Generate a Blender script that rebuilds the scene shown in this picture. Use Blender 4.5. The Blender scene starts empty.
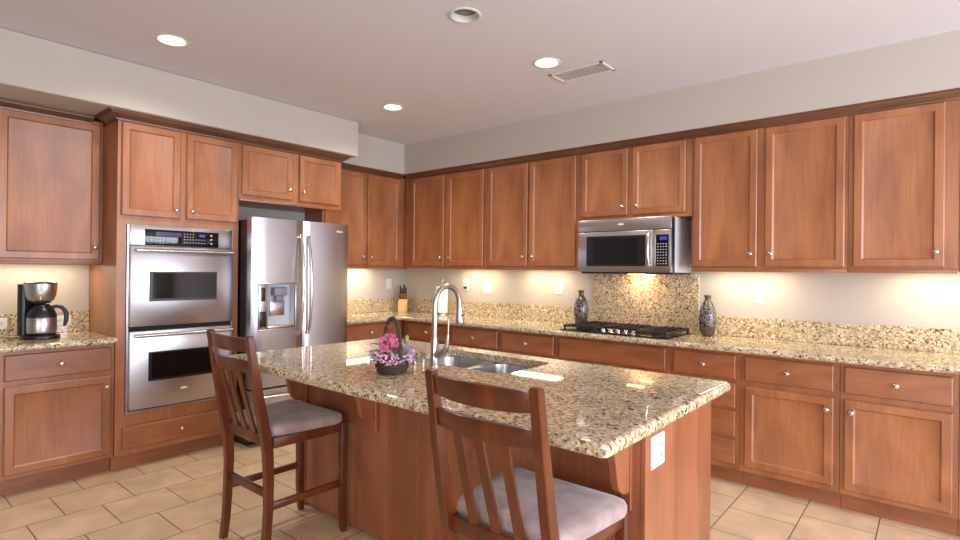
import bpy, bmesh, math, random
from mathutils import Vector, Matrix
random.seed(7)
S = bpy.context.scene
COL = S.collection
PI = math.pi

# ------------------------------------------------------------------ camera
def set_camera():
    cx, cy, cz = 4.80725, -4.36915, 1.38195
    yaw, pitch, roll, f = 0.696885, 0.0020676, 0.0104619, 544.935
    fw = Vector((-math.sin(yaw)*math.cos(pitch), math.cos(yaw)*math.cos(pitch), math.sin(pitch)))
    rt = Vector((math.cos(yaw), math.sin(yaw), 0)); up = rt.cross(fw)
    rt2 = rt*math.cos(roll) + up*math.sin(roll); up2 = rt2.cross(fw)
    cd = bpy.data.cameras.new('camera'); cd.sensor_width = 36; cd.sensor_fit = 'HORIZONTAL'
    cd.lens = f/960*36; cd.clip_start = .05; cd.clip_end = 60
    co = bpy.data.objects.new('camera', cd); COL.objects.link(co)
    b = -fw
    co.matrix_world = Matrix(((rt2.x, up2.x, b.x, cx), (rt2.y, up2.y, b.y, cy), (rt2.z, up2.z, b.z, cz), (0, 0, 0, 1)))
    S.camera = co
set_camera()
S.view_settings.view_transform = 'Standard'
S.view_settings.look = 'None'
S.view_settings.exposure = -0.17
S.view_settings.gamma = 1.0
S.view_settings.use_curve_mapping = False

# ------------------------------------------------------------------ world, window daylight and added rear fill
W = bpy.data.worlds.new('world'); S.world = W; W.use_nodes = True
wb = W.node_tree.nodes['Background']
wb.inputs[0].default_value = (0.80, 0.88, 1.0, 1); wb.inputs[1].default_value = 1.1

def area(name, loc, dirv, sx, sy, power, color, spread=PI):
    l = bpy.data.lights.new(name, 'AREA'); l.shape = 'RECTANGLE'; l.size = sx; l.size_y = sy
    l.energy = power; l.color = color; l.spread = spread
    o = bpy.data.objects.new(name, l); COL.objects.link(o); o.location = loc
    o.rotation_euler = Vector(dirv).to_track_quat('-Z', 'Y').to_euler()
    return o
DAY = (0.84, 0.89, 1.0)
area('daylight_patio_door', (8.05, -2.15, 1.25), (-1, 0, 0), 3.5, 2.1, 290, DAY)
area('daylight_side_window', (8.05, -6.1, 1.45), (-1, 0, 0), 2.0, 1.6, 40, DAY)
area('added_rear_fill', (6.45, -8.05, 1.35), (0, 1, 0), 2.6, 2.0, 130, (.97, .96, 1.0))  # unseen light added to fill the island front and reflect in steel

# ------------------------------------------------------------------ materials
def lin(c):
    return tuple((x/255/12.92 if x/255 <= .04045 else ((x/255+.055)/1.055)**2.4) for x in c) + (1,)
def newmat(name):
    m = bpy.data.materials.new(name); m.use_nodes = True
    nt = m.node_tree; b = nt.nodes['Principled BSDF']
    return m, nt, b
def N(nt, t, **k):
    n = nt.nodes.new(t)
    for a, v in k.items():
        if a.startswith('i_'): n.inputs[a[2:].replace('_', ' ')].default_value = v
        else: setattr(n, a, v)
    return n
def simple(name, c, rough=.5, metal=0, emit=0, ec=None, noise=0, nscale=20, spec=None, coat=0):
    m, nt, b = newmat(name)
    col = lin(c)
    b.inputs['Base Color'].default_value = col
    b.inputs['Roughness'].default_value = rough; b.inputs['Metallic'].default_value = metal
    if spec is not None: b.inputs['Specular IOR Level'].default_value = spec
    if coat: b.inputs['Coat Weight'].default_value = coat; b.inputs['Coat Roughness'].default_value = .05
    if emit:
        b.inputs['Emission Color'].default_value = lin(ec or c); b.inputs['Emission Strength'].default_value = emit
    tc = N(nt, 'ShaderNodeTexCoord'); n = N(nt, 'ShaderNodeTexNoise'); n.inputs['Scale'].default_value = nscale
    nt.links.new(tc.outputs['Object'], n.inputs['Vector'])
    if noise:
        mx = N(nt, 'ShaderNodeMix', data_type='RGBA')
        mx.inputs['A'].default_value = tuple(v*(1-noise) for v in col[:3])+(1,)
        mx.inputs['B'].default_value = tuple(min(1, v*(1+noise)) for v in col[:3])+(1,)
        nt.links.new(n.outputs['Fac'], mx.inputs['Factor']); nt.links.new(mx.outputs['Result'], b.inputs['Base Color'])
    return m
def wood(name, dark, mid, light, sc=(3.5, 3.5, 1.1), rough=.42, coat=.65, grain=.12, cr=.34):
    m, nt, b = newmat(name); L = nt.links
    tc = N(nt, 'ShaderNodeTexCoord'); mp = N(nt, 'ShaderNodeMapping'); mp.inputs['Scale'].default_value = sc
    L.new(tc.outputs['Object'], mp.inputs['Vector'])
    n1 = N(nt, 'ShaderNodeTexNoise'); n1.inputs['Scale'].default_value = 1.6; n1.inputs['Detail'].default_value = 5; n1.inputs['Distortion'].default_value = .9
    L.new(mp.outputs[0], n1.inputs['Vector'])
    mp2 = N(nt, 'ShaderNodeMapping'); mp2.inputs['Scale'].default_value = tuple(s*14 if s > 2 else s*1.6 for s in sc)
    L.new(tc.outputs['Object'], mp2.inputs['Vector'])
    n2 = N(nt, 'ShaderNodeTexNoise'); n2.inputs['Scale'].default_value = 2.2; n2.inputs['Detail'].default_value = 3
    L.new(mp2.outputs[0], n2.inputs['Vector'])
    r = N(nt, 'ShaderNodeValToRGB'); r.color_ramp.elements[0].position = .3; r.color_ramp.elements[1].position = .72
    r.color_ramp.elements[0].color = lin(dark); r.color_ramp.elements[1].color = lin(light)
    e = r.color_ramp.elements.new(.5); e.color = lin(mid)
    L.new(n1.outputs['Fac'], r.inputs['Fac'])
    hs = N(nt, 'ShaderNodeMapRange'); hs.inputs['From Min'].default_value = .3; hs.inputs['From Max'].default_value = .7
    hs.inputs['To Min'].default_value = 1-grain; hs.inputs['To Max'].default_value = 1+grain
    L.new(n2.outputs['Fac'], hs.inputs['Value'])
    vm = N(nt, 'ShaderNodeVectorMath', operation='SCALE'); L.new(r.outputs['Color'], vm.inputs[0]); L.new(hs.outputs[0], vm.inputs['Scale'])
    L.new(vm.outputs[0], b.inputs['Base Color'])
    b.inputs['Roughness'].default_value = rough; b.inputs['Coat Weight'].default_value = coat; b.inputs['Coat Roughness'].default_value = cr
    return m
def granite(name, scale=1.0):
    m, nt, b = newmat(name); L = nt.links
    tc = N(nt, 'ShaderNodeTexCoord')
    n0 = N(nt, 'ShaderNodeTexNoise'); n0.inputs['Scale'].default_value = 60*scale; n0.inputs['Detail'].default_value = 2
    L.new(tc.outputs['Object'], n0.inputs['Vector'])
    va = N(nt, 'ShaderNodeVectorMath', operation='MULTIPLY_ADD'); va.inputs[1].default_value = (.011/scale,)*3
    L.new(n0.outputs['Color'], va.inputs[0]); L.new(tc.outputs['Object'], va.inputs[2])
    def cells(s, stops):
        v = N(nt, 'ShaderNodeTexVoronoi'); v.inputs['Scale'].default_value = s*scale; L.new(va.outputs[0], v.inputs['Vector'])
        sep = N(nt, 'ShaderNodeSeparateColor'); L.new(v.outputs['Color'], sep.inputs[0])
        r = N(nt, 'ShaderNodeValToRGB'); r.color_ramp.interpolation = 'CONSTANT'
        r.color_ramp.elements[0].position = 0; r.color_ramp.elements[0].color = lin(stops[0][1])
        r.color_ramp.elements[1].position = stops[1][0]; r.color_ramp.elements[1].color = lin(stops[1][1])
        for p_, c_ in stops[2:]: r.color_ramp.elements.new(p_).color = lin(c_)
        L.new(sep.outputs[0], r.inputs['Fac']); return r, sep
    r1, s1 = cells(98, [(0, (40, 35, 36)), (.10, (104, 84, 62)), (.17, (160, 132, 94)), (.34, (204, 182, 142)), (.58, (222, 206, 174)), (.80, (188, 174, 152)), (.92, (236, 226, 210))])
    r2, s2 = cells(250, [(0, (40, 38, 42)), (.13, (112, 94, 74)), (.27, (196, 166, 120)), (.50, (220, 202, 168)), (.78, (170, 158, 142))])
    n3 = N(nt, 'ShaderNodeTexNoise'); n3.inputs['Scale'].default_value = 14*scale; n3.inputs['Detail'].default_value = 4
    L.new(tc.outputs['Object'], n3.inputs['Vector'])
    mr = N(nt, 'ShaderNodeMapRange'); mr.inputs['From Min'].default_value = .40; mr.inputs['From Max'].default_value = .6
    mr.inputs['To Min'].default_value = .15; mr.inputs['To Max'].default_value = .6
    L.new(n3.outputs['Fac'], mr.inputs['Value'])
    mx = N(nt, 'ShaderNodeMix', data_type='RGBA'); L.new(mr.outputs[0], mx.inputs['Factor'])
    L.new(r1.outputs['Color'], mx.inputs['A']); L.new(r2.outputs['Color'], mx.inputs['B'])
    L.new(mx.outputs['Result'], b.inputs['Base Color'])
    b.inputs['Roughness'].default_value = .035
    b.inputs['IOR'].default_value = 1.55
    return m
def steel(name, c=(184, 181, 184), rough=.30, sc=(30, 30, .3), streak=.025):
    m, nt, b = newmat(name); L = nt.links
    tc = N(nt, 'ShaderNodeTexCoord'); mp = N(nt, 'ShaderNodeMapping'); mp.inputs['Scale'].default_value = sc
    L.new(tc.outputs['Object'], mp.inputs['Vector'])
    n = N(nt, 'ShaderNodeTexNoise'); n.inputs['Scale'].default_value = 6; n.inputs['Detail'].default_value = 3
    L.new(mp.outputs[0], n.inputs['Vector'])
    mr = N(nt, 'ShaderNodeMapRange'); mr.inputs['To Min'].default_value = rough-streak*.6; mr.inputs['To Max'].default_value = rough+streak*.6
    L.new(n.outputs['Fac'], mr.inputs['Value']); L.new(mr.outputs[0], b.inputs['Roughness'])
    b.inputs['Base Color'].default_value = lin(c); b.inputs['Metallic'].default_value = 1
    return m

M = {}
M['wood'] = wood('maple_wood', (132, 78, 42), (154, 94, 53), (170, 109, 65))
M['wood_h'] = wood('maple_wood_horizontal', (126, 72, 40), (147, 88, 50), (164, 102, 62), sc=(1.1, 1.1, 3.5))
M['wood_i'] = wood('island_wood', (128, 72, 42), (150, 88, 54), (170, 104, 68), sc=(3, 3, .8))
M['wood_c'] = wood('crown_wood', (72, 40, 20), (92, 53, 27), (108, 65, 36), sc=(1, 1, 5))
M['chair'] = wood('chair_wood', (68, 29, 9), (92, 41, 13), (118, 57, 22), sc=(5, 5, 1.3), rough=.3, coat=.25, grain=.15, cr=.15)
M['granite'] = granite('granite')
M['steel_v'] = steel('brushed_steel_vertical')
M['steel_h'] = steel('brushed_steel_horizontal', sc=(.6, .6, 60))
M['steel_dark'] = steel('fridge_side_grey', (90, 90, 94), .4)
M['chrome'] = simple('satin_nickel', (205, 200, 192), .22, 1, noise=.04)
M['sink'] = steel('sink_steel', (180, 182, 186), .28, sc=(20, 20, 20))
M['brushed'] = simple('brushed_nickel', (176, 172, 166), .28, 1, noise=.05)
M['black'] = simple('black_plastic', (22, 22, 24), .3, noise=.1)
M['blackglass'] = simple('black_glass', (10, 11, 13), .05, noise=.1)
M['iron'] = simple('cast_iron', (24, 24, 28), .45, noise=.2, nscale=80)
M['wall'] = simple('wall_paint', (184, 176, 167), .85, noise=.015, nscale=3)
M['ceil'] = simple('ceiling_paint', (208, 206, 214), .9, noise=.012, nscale=3)
M['white'] = simple('white_plastic', (214, 212, 208), .35, noise=.02)
M['grey'] = simple('grey_plastic', (126, 128, 134), .4, noise=.05)
M['recess'] = simple('pale_grey_plastic', (196, 200, 208), .35, noise=.03)
M['mwbody'] = simple('grey_metal_paint', (196, 196, 206), .4, 0, noise=.03)
M['socket'] = simple('socket_plastic', (192, 190, 186), .4, noise=.02)
M['paper'] = simple('paper', (240, 238, 234), .95, noise=.03, nscale=60)
M['block'] = wood('knife_block_wood', (196, 152, 98), (214, 172, 116), (226, 188, 134), rough=.5, coat=0)
M['display'] = simple('display_glow', (40, 40, 120), .2, emit=.7, ec=(70, 80, 190))
M['display2'] = simple('display_dark_glow', (28, 18, 60), .2, emit=.25, ec=(80, 50, 160))
M['keys'] = simple('key_marks', (190, 192, 198), .5, noise=.1)
M['lampon'] = simple('lamp_lens', (255, 246, 228), .5, emit=9, ec=(255, 240, 214))
M['stripon'] = simple('strip_lens', (255, 240, 210), .5, emit=20, ec=(255, 236, 200))
M['hoodon'] = simple('hood_lens', (255, 220, 170), .5, emit=14, ec=(255, 196, 130))
M['lampoff'] = simple('unlit_lens', (92, 94, 80), .25, noise=.1)
M['baffle'] = simple('can_baffle', (200, 198, 196), .5, noise=.03)
M['dark'] = simple('dark_gap', (16, 14, 14), .7, noise=.1)
M['wicker'] = simple('dark_wicker', (70, 50, 42), .7, noise=.45, nscale=160)
M['pink'] = simple('pink_petals', (238, 120, 160), .6, noise=.5, nscale=70)
M['palepink'] = simple('pale_pink_petals', (232, 184, 206), .7, noise=.4, nscale=90)
M['leaf'] = simple('green_leaf', (66, 96, 50), .5, noise=.35, nscale=50)
M['bud'] = simple('bud_green', (138, 160, 84), .6, noise=.2, nscale=50)
M['lilac'] = simple('lilac_cloth', (150, 148, 176), .8, noise=.2, nscale=40)
M['moss'] = simple('grey_moss', (96, 92, 84), .9, noise=.4, nscale=120)

def floor_mat():
    m, nt, b = newmat('floor_tile'); L = nt.links
    tc = N(nt, 'ShaderNodeTexCoord'); sep = N(nt, 'ShaderNodeSeparateXYZ'); L.new(tc.outputs['Object'], sep.inputs[0])
    cb = N(nt, 'ShaderNodeCombineXYZ')
    ax = N(nt, 'ShaderNodeMath', operation='ADD'); ax.inputs[1].default_value = .343*30+3.34
    ay = N(nt, 'ShaderNodeMath', operation='ADD'); ay.inputs[1].default_value = .3475*30-.75
    L.new(sep.outputs['Y'], ax.inputs[0]); L.new(sep.outputs['X'], ay.inputs[0])
    L.new(ax.outputs[0], cb.inputs['X']); L.new(ay.outputs[0], cb.inputs['Y'])
    br = N(nt, 'ShaderNodeTexBrick'); br.offset = .5; br.offset_frequency = 2; br.squash = 1
    br.inputs['Scale'].default_value = 1; br.inputs['Brick Width'].default_value = .343; br.inputs['Row Height'].default_value = .3475
    br.inputs['Mortar Size'].default_value = .0032; br.inputs['Mortar Smooth'].default_value = .1; br.inputs['Bias'].default_value = 0
    br.inputs['Color1'].default_value = lin((222, 190, 152)); br.inputs['Color2'].default_value = lin((228, 200, 164)); br.inputs['Mortar'].default_value = lin((122, 98, 76))
    L.new(cb.outputs[0], br.inputs['Vector'])
    n = N(nt, 'ShaderNodeTexNoise'); n.inputs['Scale'].default_value = 5; n.inputs['Detail'].default_value = 6; n.inputs['Distortion'].default_value = .6
    L.new(tc.outputs['Object'], n.inputs['Vector'])
    mr = N(nt, 'ShaderNodeMapRange'); mr.inputs['From Min'].default_value = .3; mr.inputs['From Max'].default_value = .7
    mr.inputs['To Min'].default_value = .82; mr.inputs['To Max'].default_value = 1.1; L.new(n.outputs['Fac'], mr.inputs['Value'])
    vm = N(nt, 'ShaderNodeVectorMath', operation='SCALE'); L.new(br.outputs['Color'], vm.inputs[0]); L.new(mr.outputs[0], vm.inputs['Scale'])
    L.new(vm.outputs[0], b.inputs['Base Color'])
    bp = N(nt, 'ShaderNodeBump'); bp.inputs['Strength'].default_value = .4; bp.inputs['Distance'].default_value = .003; bp.invert = True
    L.new(br.outputs['Fac'], bp.inputs['Height']); L.new(bp.outputs[0], b.inputs['Normal'])
    b.inputs['Roughness'].default_value = .38
    return m
M['floor'] = floor_mat()

def fabric_mat():
    m, nt, b = newmat('seat_suede'); L = nt.links
    tc = N(nt, 'ShaderNodeTexCoord'); n = N(nt, 'ShaderNodeTexNoise'); n.inputs['Scale'].default_value = 7; n.inputs['Detail'].default_value = 6; n.inputs['Distortion'].default_value = 1
    L.new(tc.outputs['Object'], n.inputs['Vector'])
    r = N(nt, 'ShaderNodeValToRGB'); r.color_ramp.elements[0].position = .35; r.color_ramp.elements[1].position = .7
    r.color_ramp.elements[0].color = lin((150, 128, 122)); r.color_ramp.elements[1].color = lin((190, 171, 170)); L.new(n.outputs['Fac'], r.inputs['Fac'])
    L.new(r.outputs['Color'], b.inputs['Base Color']); b.inputs['Roughness'].default_value = .9
    b.inputs['Sheen Weight'].default_value = .4
    n2 = N(nt, 'ShaderNodeTexNoise'); n2.inputs['Scale'].default_value = 260; L.new(tc.outputs['Object'], n2.inputs['Vector'])
    bp = N(nt, 'ShaderNodeBump'); bp.inputs['Strength'].default_value = .15; bp.inputs['Distance'].default_value = .002
    L.new(n2.outputs['Fac'], bp.inputs['Height']); L.new(bp.outputs[0], b.inputs['Normal'])
    return m
M['fabric'] = fabric_mat()

def vase_mat():
    m, nt, b = newmat('patterned_ceramic'); L = nt.links
    tc = N(nt, 'ShaderNodeTexCoord'); sep = N(nt, 'ShaderNodeSeparateXYZ'); L.new(tc.outputs['Object'], sep.inputs[0])
    n = N(nt, 'ShaderNodeTexNoise'); n.inputs['Scale'].default_value = 34; n.inputs['Detail'].default_value = 2; n.inputs['Distortion'].default_value = 2.2
    L.new(tc.outputs['Object'], n.inputs['Vector'])
    r = N(nt, 'ShaderNodeValToRGB'); r.color_ramp.interpolation = 'CONSTANT'
    r.color_ramp.elements[0].color = lin((30, 30, 52)); r.color_ramp.elements[1].position = .5; r.color_ramp.elements[1].color = lin((176, 160, 150))
    e = r.color_ramp.elements.new(.545); e.color = lin((36, 33, 48)); e = r.color_ramp.elements.new(.66); e.color = lin((150, 136, 128))
    L.new(n.outputs['Fac'], r.inputs['Fac'])
    rz = N(nt, 'ShaderNodeValToRGB'); rz.color_ramp.interpolation = 'CONSTANT'
    rz.color_ramp.elements[0].color = (0, 0, 0, 1); rz.color_ramp.elements[1].position = .24; rz.color_ramp.elements[1].color = (1, 1, 1, 1)
    e = rz.color_ramp.elements.new(.76); e.color = (0, 0, 0, 1)
    mr = N(nt, 'ShaderNodeMath', operation='DIVIDE'); mr.inputs[1].default_value = .31; L.new(sep.outputs['Z'], mr.inputs[0]); L.new(mr.outputs[0], rz.inputs['Fac'])
    n2 = N(nt, 'ShaderNodeTexNoise'); n2.inputs['Scale'].default_value = 30; L.new(tc.outputs['Object'], n2.inputs['Vector'])
    r2 = N(nt, 'ShaderNodeValToRGB'); r2.color_ramp.elements[0].color = lin((40, 34, 28)); r2.color_ramp.elements[1].color = lin((108, 92, 68)); L.new(n2.outputs['Fac'], r2.inputs['Fac'])
    mx = N(nt, 'ShaderNodeMix', data_type='RGBA'); L.new(rz.outputs['Color'], mx.inputs['Factor']); L.new(r2.outputs['Color'], mx.inputs['A']); L.new(r.outputs['Color'], mx.inputs['B'])
    L.new(mx.outputs['Result'], b.inputs['Base Color']); b.inputs['Roughness'].default_value = .14
    return m
M['vase'] = vase_mat()

# ------------------------------------------------------------------ mesh helpers
def BM(): return bmesh.new()
def merge(bm, src):
    me = bpy.data.meshes.new('t'); src.to_mesh(me); bm.from_mesh(me); bpy.data.meshes.remove(me); src.free()
def box(bm, x0, x1, y0, y1, z0, z1, bev=0, seg=2):
    t = bmesh.new(); bmesh.ops.create_cube(t, size=1)
    for v in t.verts:
        v.co = Vector(((x0+x1)/2+v.co.x*(x1-x0), (y0+y1)/2+v.co.y*(y1-y0), (z0+z1)/2+v.co.z*(z1-z0)))
    if bev: bmesh.ops.bevel(t, geom=t.edges[:], offset=bev, segments=seg, affect='EDGES', profile=.5)
    merge(bm, t); return bm
def loft(bm, rings, cap0=True, cap1=True, closed=True):
    R = [[bm.verts.new(p) for p in r] for r in rings]
    n = len(R[0])
    for a, b in zip(R, R[1:]):
        for i in range(n if closed else n-1):
            j = (i+1) % n
            bm.faces.new((a[i], a[j], b[j], b[i]))
    if cap0: bm.faces.new(R[0][::-1])
    if cap1: bm.faces.new(R[-1])
    return bm
def frame_of(axis):
    a = Vector(axis).normalized(); h = Vector((0, 0, 1)) if abs(a.z) < .9 else Vector((1, 0, 0))
    u = a.cross(h).normalized(); return a, u, a.cross(u)
def lathe(bm, prof, org, axis=(0, 0, 1), n=20, cap0=True, cap1=True):
    a, u, v = frame_of(axis); o = Vector(org)
    rings = [[o+a*h+(u*math.cos(2*PI*i/n)+v*math.sin(2*PI*i/n))*max(r, 1e-4) for i in range(n)] for r, h in prof]
    return loft(bm, rings, cap0, cap1)
def tube(bm, pts, rad, n=12, cap=True, flat=None):
    pts = [Vector(p) for p in pts]; rings = []
    rad = rad if isinstance(rad, (list, tuple)) else [rad]*len(pts)
    prev = None
    for i, p in enumerate(pts):
        d = (pts[min(i+1, len(pts)-1)]-pts[max(i-1, 0)]).normalized()
        if prev is None: _, u, v = frame_of(d)
        else:
            u = (prev-d*prev.dot(d)).normalized(); v = d.cross(u)
        prev = u
        f = flat or (1, 1)
        rings.append([p+(u*math.cos(2*PI*k/n)*f[0]+v*math.sin(2*PI*k/n)*f[1])*rad[i] for k in range(n)])
    return loft(bm, rings, cap, cap)
def rrect(x0, x1, y0, y1, r, n=6):
    out = []
    for cx, cy, a0 in ((x1-r, y1-r, 0), (x0+r, y1-r, 90), (x0+r, y0+r, 180), (x1-r, y0+r, 270)):
        for k in range(n+1):
            a = math.radians(a0+90*k/n); out.append((cx+r*math.cos(a), cy+r*math.sin(a)))
    return out
def ext(bm, poly, fn, t0, t1):
    """extrude a 2-D outline; fn(p, q, t) gives the 3-D point"""
    return loft(bm, [[fn(p, q, t0) for p, q in poly], [fn(p, q, t1) for p, q in poly]])
def bevel_sharp(bm, off, seg=2, ang=35):
    bm.normal_update()
    es = [e for e in bm.edges if len(e.link_faces) == 2 and e.calc_face_angle(0) > math.radians(ang)]
    if es: bmesh.ops.bevel(bm, geom=es, offset=off, segments=seg, affect='EDGES', profile=.5, clamp_overlap=True)

def org(o):
    v = Vector((0, 0, 0))
    while o is not None: v += o.location; o = o.parent
    return v
def obj(name, bm, mat, parent=None, smooth=30, loc=None, recalc=True):
    if recalc: bmesh.ops.recalc_face_normals(bm, faces=bm.faces[:])
    base = org(parent) if parent else Vector(loc or (0, 0, 0))
    bmesh.ops.translate(bm, vec=-base, verts=bm.verts[:])
    me = bpy.data.meshes.new(name); bm.to_mesh(me); bm.free()
    me.materials.append(mat)
    o = bpy.data.objects.new(name, me); COL.objects.link(o)
    if parent: o.parent = parent
    else: o.location = base
    if smooth:
        for p in me.polygons: p.use_smooth = True
        try: me.set_sharp_from_angle(angle=math.radians(smooth))
        except Exception: pass
    return o
def tag(o, label=None, cat=None, group=None, kind=None):
    if label: o['label'] = label
    if cat: o['category'] = cat
    if group: o['group'] = group
    if kind: o['kind'] = kind
    return o
def thing(name, label, cat, loc, group=None):
    o = bpy.data.objects.new(name, None); o.empty_display_size = .05; COL.objects.link(o); o.location = loc
    return tag(o, label, cat, group)
def struct(name, bm, mat, label=None):
    o = obj(name, bm, mat, smooth=0); o['kind'] = 'structure'
    if label: o['label'] = label
    return o
def copy_tree(o, parent=None):
    c = o.copy(); COL.objects.link(c); c.parent = parent
    for ch in list(o.children): copy_tree(ch, c)
    return c

# faces: map (a along, d outwards, z) into the room
FB = lambda a, d, z: Vector((a, -d, z))      # back wall, looks towards -y
FL = lambda a, d, z: Vector((d, a, z))       # left wall, looks towards +x
def fbox(bm, F, a0, a1, d0, d1, z0, z1, bev=0, seg=2):
    p, q = F(a0, d0, z0), F(a1, d1, z1)
    return box(bm, min(p.x, q.x), max(p.x, q.x), min(p.y, q.y), max(p.y, q.y), min(p.z, q.z), max(p.z, q.z), bev, seg)

H = 2.753; ZC = 2.431; ZB = 1.396; DU = .30; DUF = .32; SOF = .345; DS = .69; YSE = -1.222
XR, YR = 8.1, -8.1

# ------------------------------------------------------------------ room shell
b = BM(); box(b, -.12, XR, YR, .12, -.08, 0); struct('floor', b, M['floor'])
# ceiling with four lamp openings
CAN = [(1.273, -3.056), (1.299, -1.339), (2.844, -1.362), (2.863, -2.194)]
CR = .078
b = BM()
def loop(bm, pts):
    vs = [bm.verts.new(p) for p in pts]
    return [bm.edges.new((vs[i], vs[(i+1) % len(vs)])) for i in range(len(vs))]
es = loop(b, [(-.12, YR, H), (XR, YR, H), (XR, .12, H), (-.12, .12, H)])
for cx, cy in CAN: es += loop(b, [(cx+CR*math.cos(2*PI*i/32), cy+CR*math.sin(2*PI*i/32), H) for i in range(32)])
bmesh.ops.triangle_fill(b, edges=es, use_beauty=True, use_dissolve=False)
r_ = bmesh.ops.extrude_face_region(b, geom=b.faces[:])
bmesh.ops.translate(b, vec=(0, 0, .12), verts=[v for v in r_['geom'] if isinstance(v, bmesh.types.BMVert)])
struct('ceiling', b, M['ceil'])
b = BM(); box(b, -.12, 0, YR, .12, 0, H); struct('wall_left', b, M['wall'])
b = BM(); box(b, 0, XR, 0, .12, 0, H); struct('wall_back', b, M['wall'])
b = BM()
for y0, y1, z0, z1 in ((YR, -7.2, 0, H), (-7.2, -5.0, 0, .6), (-7.2, -5.0, 2.3, H), (-5.0, -4.0, 0, H), (-4.0, -.3, 2.35, H), (-.3, .12, 0, H), (-4.0, -.3, 0, .1)):
    box(b, XR, XR+.12, y0, y1, z0, z1)
struct('wall_right', b, M['wall'])
b = BM()
for x0, x1, z0, z1 in ((-.12, 5.1, 0, H), (5.1, 7.8, 0, .3), (5.1, 7.8, 2.4, H), (7.8, XR, 0, H)):
    box(b, x0, x1, YR-.12, YR, z0, z1)
struct('wall_rear', b, M['wall'])
def window(n, pts):
    b = BM()
    for a in pts: box(b, *a)
    struct('window_%d' % n, b, M['white'])
window(1, [(XR+.02, XR+.08, y-.03, y+.03, .1, 2.35) for y in (-3.97, -2.15, -.33)]+[(XR+.02, XR+.08, -4.0, -.3, z-.03, z+.03) for z in (.13, 2.32)])
window(2, [(XR+.02, XR+.08, y-.03, y+.03, .6, 2.3) for y in (-7.17, -6.1, -5.03)]+[(XR+.02, XR+.08, -7.2, -5, z-.03, z+.03) for z in (.63, 2.27)])
window(3, [(x-.03, x+.03, YR-.08, YR-.02, .3, 2.4) for x in (5.13, 6.45, 7.77)]+[(5.1, 7.8, YR-.08, YR-.02, z-.03, z+.03) for z in (.33, 2.37)])  # made-up rear opening, added to frame the rear fill light
# dropped soffits over the cabinets
b = BM(); fbox(b, FB, 0, 6.2, 0, SOF, ZC, H); fbox(b, FL, YSE-.01, -.3, 0, SOF, ZC, H)
struct('wall_soffit', b, M['wall'])
b = BM(); box(b, 0, DS, -6.0, YSE, ZC, H, .012, 3); struct('wall_bulkhead', b, M['wall'])

# ------------------------------------------------------------------ cabinet builders
def panel_door_bm(F, a0, a1, z0, z1, d, t=.02, s=.044):
    """recessed panel door: frame with a stepped inner edge"""
    bm = BM(); e = .0055
    def ring(i, dd): return [F(a0+i, dd, z0+i), F(a1-i, dd, z0+i), F(a1-i, dd, z1-i), F(a0+i, dd, z1-i)]
    loft(bm, [ring(.008, d), ring(.008, d+.006), ring(0, d+.006), ring(0, d+t-e), ring(e, d+t), ring(s, d+t), ring(s+.009, d+t-.009), ring(s+.013, d+t-.010)])
    return bm
def slab_bm(F, a0, a1, z0, z1, d, t=.02):
    bm = BM(); e = .006
    def ring(i, dd): return [F(a0+i, dd, z0+i), F(a1-i, dd, z0+i), F(a1-i, dd, z1-i), F(a0+i, dd, z1-i)]
    loft(bm, [ring(.008, d), ring(.008, d+.006), ring(0, d+.006), ring(0, d+t-e), ring(e*.4, d+t-e*.35), ring(e, d+t)])
    return bm
def knob(F, a, z, d, parent):
    bm = BM(); o = F(a, d, z); ax = F(0, 1, 0)-F(0, 0, 0)
    lathe(bm, [(.009, 0), (.006, .002), (.005, .012), (.012, .016), (.0155, .020), (.0145, .025), (.009, .028), (.001, .029)], o, ax, 16)
    return obj('knob', bm, M['chrome'], parent, 60)
def door(F, a0, a1, z0, z1, d, parent, kn=None, name='door', mat=None, s=.044):
    o = obj(name, panel_door_bm(F, a0, a1, z0, z1, d, s=s), mat or M['wood'], parent, 20)
    if kn: knob(F, kn[0], kn[1], d+.019, o)
    return o
def drawer(F, a0, a1, z0, z1, d, parent, kn=True, name='drawer'):
    o = obj(name, slab_bm(F, a0, a1, z0, z1, d), M['wood_h'], parent, 20)
    if kn: knob(F, (a0+a1)/2, (z0+z1)/2, d+.019, o)
    return o
def cab(name, label, F, a0, a1, group=None, z=0, d=.1):
    return thing(name, label, 'cabinet', F((a0+a1)/2, d, z), group)
def upper(label, F, a0, a1, doors, z0=ZB, z1=2.40, group='wall cabinets', rail=True):
    t = cab('wall_cabinet', label, F, a0, a1, group, z=z0)
    bm = BM(); fbox(bm, F, a0+.0008, a1-.0008, .001, DU, z0+(.02 if rail else 0), z1, .0015, 1)
    obj('body', bm, M['wood'], t, 0)
    if rail:
        bm = BM(); fbox(bm, F, a0+.0008, a1-.0008, DU-.018, DU+.010, z0, z0+.024, .004, 2); obj('light_rail', bm, M['wood_h'], t)
    for dd in doors: door(F, dd[0], dd[1], dd[2], dd[3], DU+.0005, t, dd[4] if len(dd) > 4 else None)
    return t
ZD0, ZD1, ZK = 1.432, 2.372, 1.519
upper('corner wall cabinet pair of doors on the back wall, first right of the room corner', FB, .3215, 1.475, [(.434, .922, ZD0, ZD1, (.885, ZK)), (.971, 1.447, ZD0, ZD1, (1.008, ZK))])
upper('two-door wall cabinet directly left of the microwave on the back wall', FB, 1.475, 2.482, [(1.501, 1.965, ZD0, ZD1, (1.925, ZK)), (1.988, 2.462, ZD0, ZD1, (2.026, ZK))])
upper('short two-door wall cabinet above the microwave', FB, 2.482, 3.43, [(2.513, 2.928, 1.838, ZD1, (2.89, 1.908)), (2.967, 3.384, 1.838, ZD1, (3.005, 1.908))], z0=1.805, rail=False)
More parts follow.
